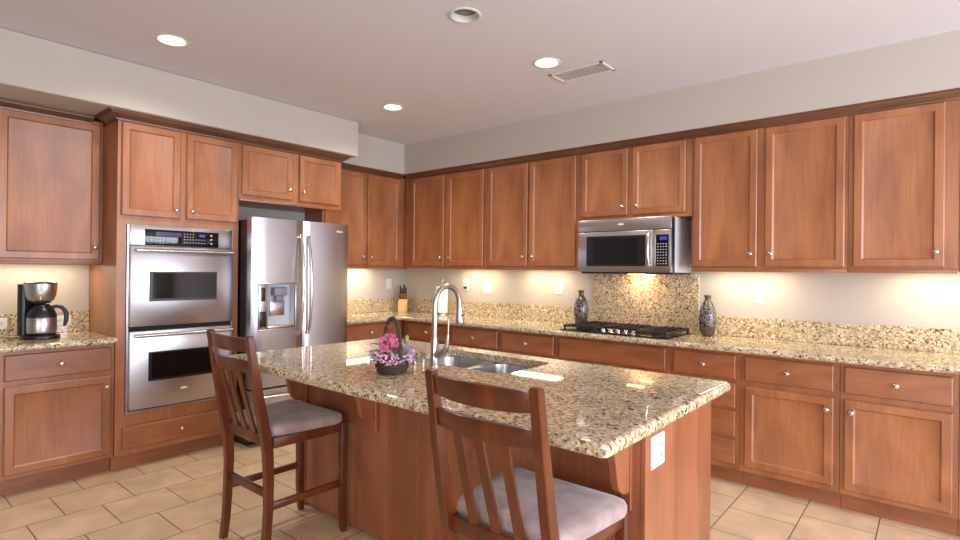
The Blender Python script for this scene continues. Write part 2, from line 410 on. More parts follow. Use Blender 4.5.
upper('tall two-door wall cabinet directly right of the microwave', FB, 3.43, 4.385, [(3.445, 3.868, ZD0, ZD1, (3.832, ZK)), (3.918, 4.368, ZD0, ZD1, (3.955, ZK))])
upper('single-door wall cabinet near the right edge with its knob at lower right', FB, 4.385, 4.905, [(4.412, 4.842, ZD0, ZD1, (4.805, ZK))])
upper('wall cabinet cut off by the right edge of the photo', FB, 4.905, 5.80, [(4.94, 5.33, ZD0, ZD1, (5.29, ZK)), (5.36, 5.77, ZD0, ZD1, (5.40, ZK))])
upper('wall cabinet on the left wall between refrigerator and room corner', FL, -1.345, -.0015, [(-1.325, -.838, ZD0, ZD1, (-.876, ZK)), (-.808, -.368, ZD0, ZD1, (-.77, ZK))])
upper('wall cabinet with purplish sheen above the coffee maker', FL, -3.74, -3.133, [(-3.700, -3.156, ZD0, ZD1, (-3.185, ZK))])

# crown mouldings
def crown_prof(base, out, z0, z1):
    h = z1-z0
    return [(base, z0), (base+out*.18, z0), (base+out*.22, z0+h*.18), (base+out*.45, z0+h*.35), (base+out*.75, z0+h*.62), (base+out*.82, z0+h*.80), (base+out, z0+h*.82), (base+out, z1), (base, z1)]
def crown(label, F, a0, a1, base, out, z0, z1):
    bm = BM(); ext(bm, crown_prof(base, out, z0, z1), lambda d, z, t: F(t, d, z), a0, a1)
    c = F((a0+a1)/2, base, z0)
    return tag(obj('crown_moulding', bm, M['wood_c'], None, 20, loc=c), label, 'moulding')
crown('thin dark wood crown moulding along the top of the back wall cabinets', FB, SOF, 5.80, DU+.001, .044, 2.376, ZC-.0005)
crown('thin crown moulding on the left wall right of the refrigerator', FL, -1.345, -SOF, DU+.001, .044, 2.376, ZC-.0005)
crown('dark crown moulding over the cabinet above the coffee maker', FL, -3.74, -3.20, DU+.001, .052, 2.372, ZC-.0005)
# tall run crown with returns at both ends
b = BM()
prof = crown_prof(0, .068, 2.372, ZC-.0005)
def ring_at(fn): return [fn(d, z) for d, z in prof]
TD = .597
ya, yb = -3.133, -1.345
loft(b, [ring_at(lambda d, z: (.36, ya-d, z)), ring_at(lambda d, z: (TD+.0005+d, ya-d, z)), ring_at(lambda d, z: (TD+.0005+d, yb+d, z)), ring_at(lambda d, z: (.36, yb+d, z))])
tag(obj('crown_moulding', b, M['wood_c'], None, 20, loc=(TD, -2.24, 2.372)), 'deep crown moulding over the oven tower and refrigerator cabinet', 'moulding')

# tall oven cabinet
t = cab('oven_cabinet', 'tall wooden cabinet tower holding the double oven', FL, ya, -2.305)
b = BM()
fbox(b, FL, ya, ya+.02, .001, TD, .11, 2.3715)            # left side
fbox(b, FL, -2.325, -2.305, .001, TD, .11, 2.3715)
fbox(b, FL, ya+.02, -2.325, TD-.02, TD, 1.678, 2.3715)    # face above ovens
fbox(b, FL, ya+.02, -2.325, TD-.02, TD, .11, .382)
fbox(b, FL, ya+.02, -3.078, TD-.02, TD, .382, 1.678)
fbox(b, FL, -2.352, -2.325, TD-.02, TD, .382, 1.678)
fbox(b, FL, ya+.02, -2.325, .01, TD-.02, .34, .36)
fbox(b, FL, ya+.02, -2.325, .01, TD-.02, 1.70, 1.72)
obj('body', b, M['wood'], t, 0)
b = BM(); fbox(b, FL, ya, -2.305, .01, .53, .001, .109); obj('toe_kick', b, M['wood_h'], t, 0)
door(FL, -3.112, -2.742, 1.735, 2.364, TD+.0005, t, (-2.772, 1.795))
door(FL, -2.698, -2.322, 1.740, 2.364, TD+.0005, t, (-2.663, 1.797))
drawer(FL, -3.092, -2.345, .150, .300, TD+.0005, t)

# cabinet over the refrigerator
t = cab('fridge_cabinet', 'short two-door cabinet above the refrigerator', FL, -2.304, yb, z=1.915)
b = BM(); fbox(b, FL, -2.304, yb, .001, TD, 1.94, 2.3715, .0015, 1); obj('body', b, M['wood'], t, 0)
b = BM(); fbox(b, FL, -2.304, yb, TD-.03, TD+.012, 1.918, 1.942, .004, 2); obj('light_rail', b, M['wood_h'], t)
door(FL, -2.284, -1.848, 1.966, 2.364, TD+.0005, t, (-1.868-.015, 2.05))
door(FL, -1.780, -1.368, 1.966, 2.364, TD+.0005, t, (-1.745, 2.05))

# base cabinets
BD = .58; DZ0, DZ1 = .698, .852; BZ0, BZ1 = .148, .662
def base(label, F, a0, a1, group='base cabinets', hollow=None):
    t = cab('base_cabinet', label, F, a0, a1, group)
    bm = BM(); fbox(bm, F, a0+.0008, a1-.0008, .001, BD, .11, .8745, .0015, 1); obj('body', bm, M['wood'], t, 0)
    bm = BM(); fbox(bm, F, a0+.0008, a1-.0008, .01, .505, .001, .109); obj('toe_kick', bm, M['wood_h'], t, 0)
    return t
g = BD+.0005
t = base('corner base cabinet with one drawer, behind the island faucet', FB, .62, 1.29)
drawer(FB, .70, 1.262, DZ0, DZ1, g, t); door(FB, .70, 1.262, BZ0, BZ1, g, t, (1.22, .59))
t = base('base cabinet second from the corner with a narrow drawer', FB, 1.29, 1.878)
drawer(FB, 1.316, 1.852, DZ0, DZ1, g, t); door(FB, 1.316, 1.852, BZ0, BZ1, g, t, (1.81, .59))
t = base('base cabinet with one drawer directly left of the cooktop cabinet', FB, 1.878, 2.46)
drawer(FB, 1.902, 2.432, DZ0, DZ1, g, t); door(FB, 1.902, 2.432, BZ0, BZ1, g, t, (2.39, .59))
# cooktop cabinet
t = base('wide base cabinet with a plain knobless front below the cooktop', FB, 2.46, 3.382)
drawer(FB, 2.490, 3.353, DZ0, DZ1, g, t, kn=False, name='false_front')
door(FB, 2.490, 2.912, BZ0, BZ1, g, t, (2.875, .59)); door(FB, 2.930, 3.353, BZ0, BZ1, g, t, (2.967, .59))
t = base('base cabinet with a stack of four drawers beside the island corner', FB, 3.382, 3.842)
drawer(FB, 3.412, 3.815, DZ0, DZ1, g, t)
for z0, z1 in ((.511, .668), (.326, .491), (.148, .306)): drawer(FB, 3.412, 3.815, z0, z1, g, t)
t = base('base cabinet with its door knob at upper right, right of the drawer stack', FB, 3.842, 4.382)
drawer(FB, 3.872, 4.352, DZ0, DZ1, g, t); door(FB, 3.872, 4.352, BZ0, BZ1, g, t, (4.318, .591))
t = base('base cabinet nearest the right edge with its door knob at upper left', FB, 4.382, 4.905)
drawer(FB, 4.405, 4.880, DZ0, DZ1, g, t); door(FB, 4.405, 4.880, BZ0-.008, BZ1, g, t, (4.440, .592))
t = base('base cabinet cut off by the right edge of the photo', FB, 4.905, 5.80)
drawer(FB, 4.94, 5.77, DZ0, DZ1, g, t); door(FB, 4.94, 5.34, BZ0, BZ1, g, t, (5.30, .59)); door(FB, 5.37, 5.77, BZ0, BZ1, g, t, (5.41, .59))
t = base('base cabinet on the left wall right of the refrigerator', FL, -1.345, -.0015)
drawer(FL, -1.31, -.66, DZ0, DZ1, g, t); door(FL, -1.31, -.66, BZ0, BZ1, g, t, (-.70, .59))
t = base('base cabinet below the coffee maker with one drawer over one door', FL, -3.74, -3.1335)
drawer(FL, -3.700, -3.156, DZ0, DZ1, g, t); door(FL, -3.700, -3.156, .136, .662, g, t, (-3.183, .592))

# ------------------------------------------------------------------ worktops
def edge_prof(d0, d1):
    """rounded front edge of a stone slab seen from its end"""
    z0, z1 = .8755, .914; r = .014
    pts = [(d0, z0)]
    for k in range(0, 7):
        a = -PI/2+PI*k/6; pts.append((d1-r+r*math.cos(a), (z0+z1)/2+(z1-z0)/2*math.sin(a)))
    pts += [(d1-r-.012, z1), (d0, z1)]; return pts
def topside(bm, F, a0, a1, d1=.650): ext(bm, edge_prof(.0015, d1), lambda d, z, t: F(t, d, z), a0, a1)
t = thing('countertop', 'L-shaped speckled granite countertop around the room corner', 'countertop', (3, -.3, .875), 'granite countertops')
b = BM(); topside(b, FB, .0015, 5.80); topside(b, FL, -1.37, -.638); obj('slab', b, M['granite'], t, 40)
b = BM(); fbox(b, FB, .022, 2.486, .0015, .021, .9145, 1.060, .002, 1); fbox(b, FB, 3.394, 5.80, .0015, .021, .9145, 1.060, .002, 1); fbox(b, FL, -1.37, -.0015, .0015, .021, .9145, 1.060, .002, 1)
obj('backsplash', b, M['granite'], t, 0)
b = BM(); fbox(b, FB, 2.487, 3.393, .0015, .021, .9145, 1.375, .002, 1); tag(obj('splash_panel', b, M['granite'], t, 0), 'tall granite panel behind the cooktop')
t = thing('countertop', 'short speckled granite countertop under the coffee maker', 'countertop', (.3, -3.43, .875), 'granite countertops')
b = BM(); topside(b, FL, -3.78, -3.1345); obj('slab', b, M['granite'], t, 40)
b = BM(); fbox(b, FL, -3.78, -3.1345, .0015, .021, .9145, 1.060, .002, 1); obj('backsplash', b, M['granite'], t, 0)

# ------------------------------------------------------------------ island
IX0, IX1, IY0, IY1 = 1.96, 4.05, -2.57, -1.862
t = thing('kitchen_island', 'wooden kitchen island with overhanging granite top in the middle', 'island', (3, -2.2, 0))
b = BM()
for a in ((IX0+.02, 2.9285), (2.9315, 3.965)): box(b, a[0], a[1], IY0+.006, IY0+.024, .02, .874, .002, 1)
obj('front_panel', b, M['wood_i'], t, 0)
b = BM(); box(b, 3.966, 4.032, IY0+.002, IY0+.024, .001, .874, .003, 1); obj('corner_post', b, M['wood_i'], t, 0)
b = BM(); box(b, IX0+.0, IX0+.02, IY0, IY0+.024, .001, .874, .003, 1)
obj('corner_post', b, M['wood_i'], t, 0)
b = BM(); box(b, 4.0325, IX1, IY0, IY1, .001, .874, .002, 1); obj('end_panel', b, M['wood_i'], t, 0)
b = BM(); box(b, IX0, IX0+.018, IY0+.025, IY1, .001, .874, .002, 1); obj('end_panel', b, M['wood_i'], t, 0)
b = BM(); box(b, IX0+.019, 4.032, IY1-.02, IY1, .11, .874, .002, 1); obj('back_panel', b, M['wood_i'], t, 0)
b = BM(); box(b, IX0+.019, 4.032, IY1-.10, IY1-.08, .001, .11); obj('toe_kick', b, M['wood_i'], t, 0)
FI = lambda a, d, z: Vector((a, IY1+d, z))
for a0, a1 in ((1.99, 2.45), (2.49, 2.93), (2.95, 3.39), (3.43, 4.01)):
    door(FI, a0, a1, BZ0, BZ1, .0005, t, (a1-.04, .6)); o_ = drawer(FI, a0, a1, DZ0, DZ1, .0005, t, kn=(a0 < 2 or a0 > 3.4))
b = BM()   # slab with sink opening
RT = []
for ins, z in ((.006, .8755), (.001, .880), (0, .886), (0, .899), (.003, .907), (.009, .9125), (.014, .914), (.024, .914)):
    RT.append([(x, y, z) for x, y in rrect(1.868+ins, 4.130-ins, -3.020+ins, -1.848-ins, .022-ins*.5, 5)])
SX0, SX1, SY0, SY1 = 2.575, 3.305, -2.405, -1.975
sk = rrect(SX0, SX1, SY0, SY1, .07, 8)
loft(b, RT, False, False)
b.edges.ensure_lookup_table()
hb = loop(b, [(x, y, .8755) for x, y in sk]); ht = loop(b, [(x, y, .914) for x, y in sk])
for e1, e2 in zip(hb, ht):
    b.faces.new((e1.verts[0], e1.verts[1], e2.verts[1], e2.verts[0]))
def rim(z, h): return [e for e in b.edges if all(abs(v.co.z-z) < 1e-5 for v in e.verts)]
bmesh.ops.triangle_fill(b, edges=[e for e in rim(.914, 0) if len(e.link_faces) < 2], use_beauty=True)
bmesh.ops.triangle_fill(b, edges=[e for e in rim(.8755, 0) if len(e.link_faces) < 2], use_beauty=True)
obj('granite_top', b, M['granite'], t, 40)
def corbel(xc, w=.030):
    bm = BM()
    pr = [(0, .8745), (.200, .8745), (.192, .858), (.17, .842), (.135, .815), (.112, .77), (.098, .72), (.088, .675), (.074, .648), (.050, .630), (.02, .622), (0, .622)]
    ext(bm, pr, lambda d, z, tt: (tt, IY0-.018-d, z), xc-w/2, xc+w/2); bevel_sharp(bm, .003, 1)
    box(bm, xc-w/2-.004, xc+w/2+.004, IY0-.018, IY0+.001, .556, .8745, .002, 1)
    return obj('corbel', bm, M['wood_i'], t, 20)
for xc in (1.982, 2.617, 3.30, 3.985): corbel(xc)
# outlet on the island end
def plate_bm(fn, w, h): 
    bm = BM(); loft(bm, [[fn(x, y, 0) for x, y in rrect(-w/2, w/2, -h/2, h/2, .006, 3)], [fn(x, y, .003) for x, y in rrect(-w/2, w/2, -h/2, h/2, .006, 3)], [fn(x, y, .006) for x, y in rrect(-w/2+.004, w/2-.004, -h/2+.004, h/2-.004, .004, 3)]]); return bm
def outlet(label, fn, w=.075, h=.115, kind='outlet', group='outlets and switches on the back wall', plug=False, turn=False):
    o0 = fn(0, 0, 0); tt = thing('wall_outlet' if kind == 'outlet' else 'light_switch', label, kind, o0, group)
    obj('cover_plate', plate_bm(fn, w, h), M['white'], tt, 30)
    if kind == 'outlet':
        ox = .023 if (w > .1 and h > .1) else 0
        if ox:
            bm = BM(); loft(bm, [[fn(-ox+x, y, .0055) for x, y in rrect(-.0165, .0165, -.033, .033, .003, 2)], [fn(-ox+x, y, .009) for x, y in rrect(-.0155, .0155, -.032, .032, .003, 2)]]); obj('rocker', bm, M['socket'], tt, 30)
        for s in (-1, 1):
            fx = (lambda x, y, d, s=s: fn(x+s*.020, y, d)) if turn else (lambda x, y, d, s=s: fn(x+ox, y+s*.020, d))
            bm = BM(); poly = [(.0165*math.cos(2*PI*i/20), max(-.0125, min(.0125, .0165*math.sin(2*PI*i/20)))) for i in range(20)]
            loft(bm, [[fx(x, y, .0055) for x, y in poly], [fx(x, y, .008) for x, y in poly]])
            r = obj('socket', bm, M['socket'], tt, 30)
            bm = BM()
            for sx in (-.006, .006): loft(bm, [[fx(sx+q, r2, .0078) for q, r2 in ((-.001, -.004), (.001, -.004), (.001, .004), (-.001, .004))], [fx(sx+q, r2, .0084) for q, r2 in ((-.001, -.004), (.001, -.004), (.001, .004), (-.001, .004))]])
            obj('slot', bm, M['dark'], r, 0)
    else:
        n = 2 if w > .1 else 1
        for k in range(n):
            cx = (k-(n-1)/2)*.046
            bm = BM(); loft(bm, [[fn(cx+x, y, .0055) for x, y in rrect(-.0165, .0165, -.033, .033, .003, 2)], [fn(cx+x, y, .009) for x, y in rrect(-.0155, .0155, -.032, .032, .003, 2)]])
            obj('rocker', bm, M['white'], tt, 30)
    if plug:
        bm = BM(); loft(bm, [[fn(x, y-.028, .0085) for x, y in rrect(-.015, .015, -.014, .014, .004, 2)], [fn(x, y-.028, .03) for x, y in rrect(-.012, .012, -.011, .011, .004, 2)]])
        tag(obj('plug', bm, M['black'], None, 30, loc=fn(0, -.028, .0085)), 'black plug in the outlet above the faucet', 'plug')
    return tt
wb_ = lambda cx, cz: (lambda x, y, d: Vector((cx+x, -.0005-d, cz+y)))
wl_ = lambda cy, cz, dd=.0005: (lambda x, y, d: Vector((dd+d, cy+x, cz+y)))
outlet('white wall outlet with a black plug, above the faucet on the back wall', wb_(.962, 1.232), plug=True)
outlet('wide white double switch plate right of the plugged outlet', wb_(1.262, 1.205), w=.118, kind='switch')
outlet('white wall outlet left of the left vase', wb_(2.116, 1.228))
outlet('white wall outlet right of the right vase', wb_(3.815, 1.222))
outlet('white switch plate on the left wall beside the room corner', wl_(-.248, 1.224), kind='switch', group='outlets and switches on the left wall')
outlet('white outlet lying sideways in the granite splash right of the coffee maker', wl_(-3.30, .998, .0215), w=.115, h=.075, group='outlets and switches on the left wall', turn=True)
outlet('white outlet in the granite splash at the left photo edge', wl_(-3.655, .998, .0215), w=.115, h=.075, group='outlets and switches on the left wall', turn=True)
outlet('white outlet on the end panel of the island', (lambda x, y, d: Vector((IX1+.0005+d, -2.473+x, .752+y))), w=.118, h=.116, kind='outlet', group='outlet on the island')

# sink
t = thing('kitchen_sink', 'double-bowl stainless steel sink set in the island top', 'sink', (2.94, -2.19, .70))
def bowl(x0, x1, y0, y1):
    bm = BM(); R = []
    for ins, z in ((-.020, .8745), (0, .8745), (.003, .855), (.012, .74), (.028, .705), (.06, .695), (.12, .692)):
        R.append([(x, y, z) for x, y in rrect(x0+ins, x1-ins, y0+ins, y1-ins, max(.075-max(ins, 0)*.4, .02), 8)])
    loft(bm, R, False, True)
    R2 = [[(x, y, z-.0015) for x, y, z in r] for r in R[::-1]]
    o = obj('bowl', bm, M['sink'], t, 60)
    bm = BM(); lathe(bm, [(.045, .0), (.043, .003), (.03, .001), (.001, .0005)], ((x0+x1)/2, (y0+y1)/2, .6925), (0, 0, 1), 24)
    obj('drain', bm, M['chrome'], o, 40)
bowl(2.592, 2.925, -2.40, -1.98); bowl(2.967, 3.300, -2.40, -1.98)

# faucet
t = thing('faucet', 'tall brushed nickel gooseneck faucet on the island', 'faucet', (2.93, -2.467, .9145))
FX, FY = 2.93, -2.467
b = BM(); lathe(b, [(.027, 0), (.027, .006), (.022, .012), (.020, .05), (.019, .11), (.016, .14)], (FX, FY, .9145), (0, 0, 1), 24); obj('base', b, M['brushed'], t, 50)
b = BM(); pts = [(FX, FY, 1.04), (FX, FY, 1.14), (FX, FY, 1.215)]; R_ = .088
for k in range(1, 13):
    a = PI-PI*k/12*1.04; pts.append((FX, FY+R_+R_*math.cos(a), 1.215+R_*math.sin(a)*1.02))
pts.append((FX, pts[-1][1]+.003, 1.195))
tube(b, pts, .0135, 16); obj('spout', b, M['brushed'], t, 60)
yh = pts[-1][1]
b = BM(); lathe(b, [(.0145, 0), (.016, .006), (.016, .03), (.021, .062), (.0235, .082), (.022, .088), (.001, .088)], (FX, yh, 1.200), (0, .05, -1), 20); obj('spray_head', b, M['brushed'], t, 50)
b = BM(); lathe(b, [(.004, 0), (.004, .012)], (FX+.0175, yh-.002, 1.155), (1, 0, 0), 8); obj('spray_button', b, M['black'], t, 50)
b = BM(); tube(b, [(FX+.012, FY, .972), (FX+.035, FY, .976), (FX+.055, FY, .985), (FX+.07, FY+.002, 1.000), (FX+.078, FY+.003, 1.02)], [.017, .018, .017, .015, .012], 14)
tube(b, [(FX+.077, FY+.003, 1.01), (FX+.083, FY+.003, 1.04), (FX+.086, FY+.004, 1.075)], [.011, .009, .0075], 12)
tube(b, [(FX+.086, FY+.004, 1.073), (FX+.090, FY+.004, 1.15)], [.0045, .004], 8)
obj('handle', b, M['brushed'], t, 60)
# dispensers
def dispenser(x, y, h, r, label):
    bm = BM(); lathe(bm, [(r*1.35, 0), (r*1.35, .004), (r, .008), (r, h*.75), (r*1.05, h*.78), (r*1.05, h), (.001, h)], (x, y, .9145), (0, 0, 1), 18)
    return tag(obj('dispenser_cap', bm, M['brushed'], None, 40, loc=(x, y, .9145)), label, 'fixture')
dispenser(2.795, -2.475, .055, .014, 'short nickel air gap cap left of the faucet, nearer the basket')
dispenser(2.775, -2.395, .048, .013, 'short nickel cap by the sink rim behind the other cap')

# ------------------------------------------------------------------ bar stools
def make_stool(xc, dy, label):
    t = thing('bar_stool', label, 'bar stool', (xc, -2.8, 0), 'bar stools at the island')
    def vpost(bm, P):
        loft(bm, [[(x-wx/2, y-wy/2, z), (x+wx/2, y-wy/2, z), (x+wx/2, y+wy/2, z), (x-wx/2, y+wy/2, z)] for x, y, z, wx, wy in P]); return bm
    W2 = .197
    # rear legs run up into the back posts
    path = [(0, -3.058, .034), (.1, -3.046, .036), (.25, -3.038, .038), (.40, -3.036, .042), (.52, -3.042, .046), (.60, -3.053, .048), (.72, -3.077, .044), (.85, -3.101, .038), (.96, -3.119, .034), (1.068, -3.136, .031), (1.075, -3.138, .024)]
    for s in (-1, 1):
        bm = BM(); vpost(bm, [(xc+s*(W2+(.004 if z < .3 else 0)-(.001 if z > .9 else 0)), y, z+.001, (.034 if z < 1.07 else .026), w) for z, y, w in path])
        bevel_sharp(bm, .003, 1, 50); obj('rear_leg', bm, M['chair'], t, 0)
        bm = BM(); vpost(bm, [(xc+s*.202, -2.612, .001, .028, .028), (xc+s*.202, -2.616, .03, .030, .031), (xc+s*.202, -2.622, .15, .034, .036), (xc+s*.202, -2.622, .58, .036, .038)])
        bevel_sharp(bm, .003, 2); obj('front_leg', bm, M['chair'], t, 35)
        bm = BM(); box(bm, xc+s*.202-.011, xc+s*.202+.011, -3.02, -2.64, .535, .585, .003); obj('side_apron', bm, M['chair'], t, 35)
        bm = BM(); box(bm, xc+s*.202-.010, xc+s*.202+.010, -3.022, -2.635, .245, .280, .004); obj('stretcher', bm, M['chair'], t, 35)
    bm = BM(); box(bm, xc-.184, xc+.184, -2.640, -2.618, .535, .585, .003); obj('front_apron', bm, M['chair'], t, 35)
    bm = BM(); box(bm, xc-.180, xc+.180, -3.058, -3.034, .550, .600, .003); obj('rear_apron', bm, M['chair'], t, 35)
    bm = BM(); box(bm, xc-.180, xc+.180, -3.044, -3.024, .300, .338, .004); obj('stretcher', bm, M['chair'], t, 35)
    def back_y(z):
        for (z0, y0, _), (z1, y1, _) in zip(path, path[1:]):
            if z0 <= z <= z1: return y0+(y1-y0)*(z-z0)/(z1-z0)
        return path[-1][1]
    def rail(z0, z1, nm, th=.020):
        bm = BM(); R = []
        for k in range(13):
            u = -1+2*k/12; x = xc+u*.181; dy = -.030*(1-u*u)
            R.append([(x, back_y(z0)+dy-th/2, z0-.006*(1-u*u)), (x, back_y(z0)+dy+th/2, z0-.006*(1-u*u)), (x, back_y(z1)+dy+th/2, z1+.004*(1-u*u)), (x, back_y(z1)+dy-th/2, z1+.004*(1-u*u))])
        loft(bm, R); bevel_sharp(bm, .003, 2, 50); obj(nm, bm, M['chair'], t, 35)
    rail(1.002, 1.062, 'top_rail'); rail(.903, .957, 'middle_rail')
    for k in (-1, 0, 1):
        bm = BM(); xs = xc+k*.088; P = []
        for q in range(7):
            z = .595+(.910-.595)*q/6; u = k*.49
            P.append((xs-k*.002*q/6, back_y(z)-.030*(1-u*u)*(q/6)**1.0+.004*(1-q/6), z, .036, .012))
        vpost(bm, P); bevel_sharp(bm, .002, 1); obj('slat', bm, M['chair'], t, 35)
    # upholstered seat, wider at the front
    bm = BM(); R = []
    for ins, z in ((.012, .5855), (.004, .591), (0, .602), (0, .620), (.005, .632), (.018, .641), (.05, .647), (.10, .650)):
        ring = []
        for x, y in rrect(-1, 1, 0, 1, .14, 6):
            yy = -3.022+ins+(y)*(.380-2*ins); wv = .206+.041*(yy+3.02)/.378
            ring.append((xc+x*(wv-ins), yy, z))
        R.append(ring)
    loft(bm, R); obj('seat', bm, M['fabric'], t, 60)
    t.location.y += dy
    return t
make_stool(2.212, 0, 'dark wooden bar stool with mauve seat, farther left, at the island corner')
make_stool(3.802, -.028, 'dark wooden bar stool with mauve seat nearest the camera, cut off below')

# ------------------------------------------------------------------ double oven
t = thing('double_oven', 'stainless steel double wall oven with black control panel', 'oven', (.3, -2.715, .384))
oy0, oy1 = -3.074, -2.356
b = BM(); box(b, .05, TD+.004, oy0+.004, oy1-.004, .386, 1.674); obj('body', b, M['steel_dark'], t, 0)
b = BM()
for y0, y1, z0, z1 in ((oy0-.002, oy0+.012, .384, 1.677), (oy1-.006, oy1+.002, .384, 1.677), (oy0+.012, oy1-.006, .384, .400)): box(b, TD+.001, TD+.012, y0, y1, z0, z1, .001, 1)
obj('trim_frame', b, M['steel_h'], t, 0)
b = BM(); box(b, TD+.0045, TD+.024, oy0+.0125, oy1-.0065, 1.535, 1.677, .003); o = obj('control_panel', b, M['steel_h'], t)
b = BM(); box(b, TD+.0235, TD+.028, -2.972, -2.470, 1.538, 1.650, .002); p_ = obj('panel_glass', b, M['blackglass'], o)
b = BM(); box(b, TD+.0278, TD+.029, -2.905, -2.735, 1.606, 1.634); obj('display', b, M['display2'], p_, 0)
b = BM(); box(b, TD+.0278, TD+.029, -2.612, -2.572, 1.612, 1.630); obj('display', b, M['display'], p_, 0)
b = BM()
def key(y, z, w=.010, h=.006): box(b, TD+.0278, TD+.0288, y-w/2, y+w/2, z-h/2, z+h/2)
for z in (1.598, 1.577): key(-2.93, z, .006)
for y in (-2.899, -2.877, -2.855):
    for z in (1.592, 1.574, 1.556): key(y, z, .007, .005)
for y in (-2.825, -2.805, -2.785): key(y, 1.588, .012, .005); key(y, 1.570, .010, .004)
for y in (-2.715, -2.695, -2.675, -2.655):
    for z in (1.628, 1.608, 1.588, 1.566): key(y, z, .008, .005)
for y in (-2.635, -2.615, -2.595, -2.575): key(y, 1.590, .008, .004); key(y, 1.566, .012, .003)
for z in (1.625, 1.595, 1.565): key(-2.525, z, .013, .010)
obj('keypad', b, M['keys'], p_, 0)
def oven_door(z0, z1, wz0, wz1, badge):
    b = BM(); x1 = TD+.038
    box(b, TD+.006, x1, oy0+.0125, oy1-.0065, z0, z1, .004); o = obj('oven_door', b, M['steel_h'], t)
    b = BM(); box(b, x1-.002, x1+.002, -2.946, -2.484, wz0, wz1, .0015, 1); w = obj('window_frame', b, M['black'], o, 0)
    b = BM(); box(b, x1+.0018, x1+.0026, -2.925, -2.492, wz0+.018, wz1-.010); obj('window_glass', b, M['blackglass'], w, 0)
    zh = z1-.028; b = BM()
    hp = [(x1+.036+.008*math.sin(PI*k/14), -3.040+.66*k/14, zh) for k in range(15)]
    tube(b, hp, .0125, 12, flat=(1, 1))
    for yy in (-3.030, -2.390): box(b, x1-.001, x1+.036, yy-.010, yy+.010, zh-.009, zh+.009, .002)
    obj('handle', b, M['chrome'], o, 50)
    if badge:
        b = BM(); poly = [(.026*math.cos(2*PI*i/24), .009*math.sin(2*PI*i/24)) for i in range(24)]
        loft(b, [[(x1-.001, -2.712+p, .518+q) for p, q in poly], [(x1+.002, -2.712+p*.95, .518+q*.9) for p, q in poly]]); obj('badge', b, M['white'], o, 30)
oven_door(.978, 1.529, 1.148, 1.355, False)
oven_door(.412, .945, .594, .797, True)
b = BM()
for k in range(7): box(b, TD+.006, TD+.022, -3.05+.095*k, -2.98+.095*k, .956, .966)
box(b, TD+.004, TD+.010, oy0+.013, oy1-.007, .946, .977); obj('vent_gap', b, M['dark'], t, 0)

# ------------------------------------------------------------------ refrigerator
t = thing('refrigerator', 'stainless steel french door refrigerator with water dispenser', 'refrigerator', (.4, -1.868, 0))
fy0, fy1, fm = -2.296, -1.404, -1.858
b = BM(); box(b, .03, .715, fy0+.006, fy1-.006, .03, 1.765, .004); obj('body', b, M['steel_dark'], t)
b = BM(); box(b, .05, .70, fy0+.03, fy1-.03, .001, .031); obj('base_grille', b, M['black'], t, 0)
def bow_door(y0, y1, z0, z1, hole=None):
    """door with a gently bowed front; hole = (ya, yb, za, zb) recess"""
    bm = BM(); xf = .720; xo = .798
    ys = [y0+.0]; n = 14
    ys = [y0+(y1-y0)*k/n for k in range(n+1)]
    zs = [z0, z1]
    if hole:
        ys = sorted(set([y0+(y1-y0)*k/n for k in range(n+1) if not (hole[0]-.01 < y0+(y1-y0)*k/n < hole[1]+.01)]+[hole[0], hole[1]]))
        zs = [z0, hole[2], hole[3], z1]
    def X(y):
        u = (y-(y0+y1)/2)/((y1-y0)/2); return xo+.014*(1-u*u)-(.010 if abs(u) > .999 else 0)
    V = [[bm.verts.new((X(y), y, z)) for y in ys] for z in zs]
    B = [[bm.verts.new((xf, y, z)) for y in ys] for z in zs]
    m, n2 = len(zs), len(ys)
    def inhole(i, j): return hole and abs(zs[i]-hole[2]) < 1e-6 and abs(ys[j]-hole[0]) < 1e-6
    for i in range(m-1):
        for j in range(n2-1):
            if not inhole(i, j): bm.faces.new((V[i][j], V[i][j+1], V[i+1][j+1], V[i+1][j]))
            bm.faces.new((B[i][j+1], B[i][j], B[i+1][j], B[i+1][j+1]))
    for j in range(n2-1):
        bm.faces.new((B[0][j], B[0][j+1], V[0][j+1], V[0][j])); bm.faces.new((V[-1][j], V[-1][j+1], B[-1][j+1], B[-1][j]))
    for i in range(m-1):
        bm.faces.new((B[i][0], V[i][0], V[i+1][0], B[i+1][0])); bm.faces.new((V[i][-1], B[i][-1], B[i+1][-1], V[i+1][-1]))
    if hole:
        j = [k for k in range(n2) if abs(ys[k]-hole[0]) < 1e-6][0]
        q = [V[1][j], V[1][j+1], V[2][j+1], V[2][j]]
        r = [bm.verts.new((.735, v.co.y, v.co.z)) for v in q]
        for k in range(4): bm.faces.new((q[k], q[(k+1) % 4], r[(k+1) % 4], r[k]))
        bm.faces.new(r)
    return bm
dl = obj('fridge_door', bow_door(fy0, fm-.003, .735, 1.780, (-2.170, -1.932, .912, 1.262)), M['steel_v'], t, 30)
dr = obj('fridge_door', bow_door(fm+.003, fy1, .735, 1.780), M['steel_v'], t, 30)
fz = obj('freezer_drawer', bow_door(fy0, fy1, .455, .728), M['steel_v'], t, 30)
fz2 = obj('freezer_drawer', bow_door(fy0, fy1, .06, .440), M['steel_v'], t, 30)
for o, zz in ((fz, .675), (fz2, .385)):
    b = BM(); tube(b, [(.835+.03*math.sin(PI*k/14), fy0+.08+.704*k/14, zz) for k in range(15)], .012, 12)
    for yy in (fy0+.085, fy1-.085): box(b, .790, .838, yy-.012, yy+.012, zz-.01, zz+.01, .002)
    obj('handle', b, M['chrome'], o, 50)
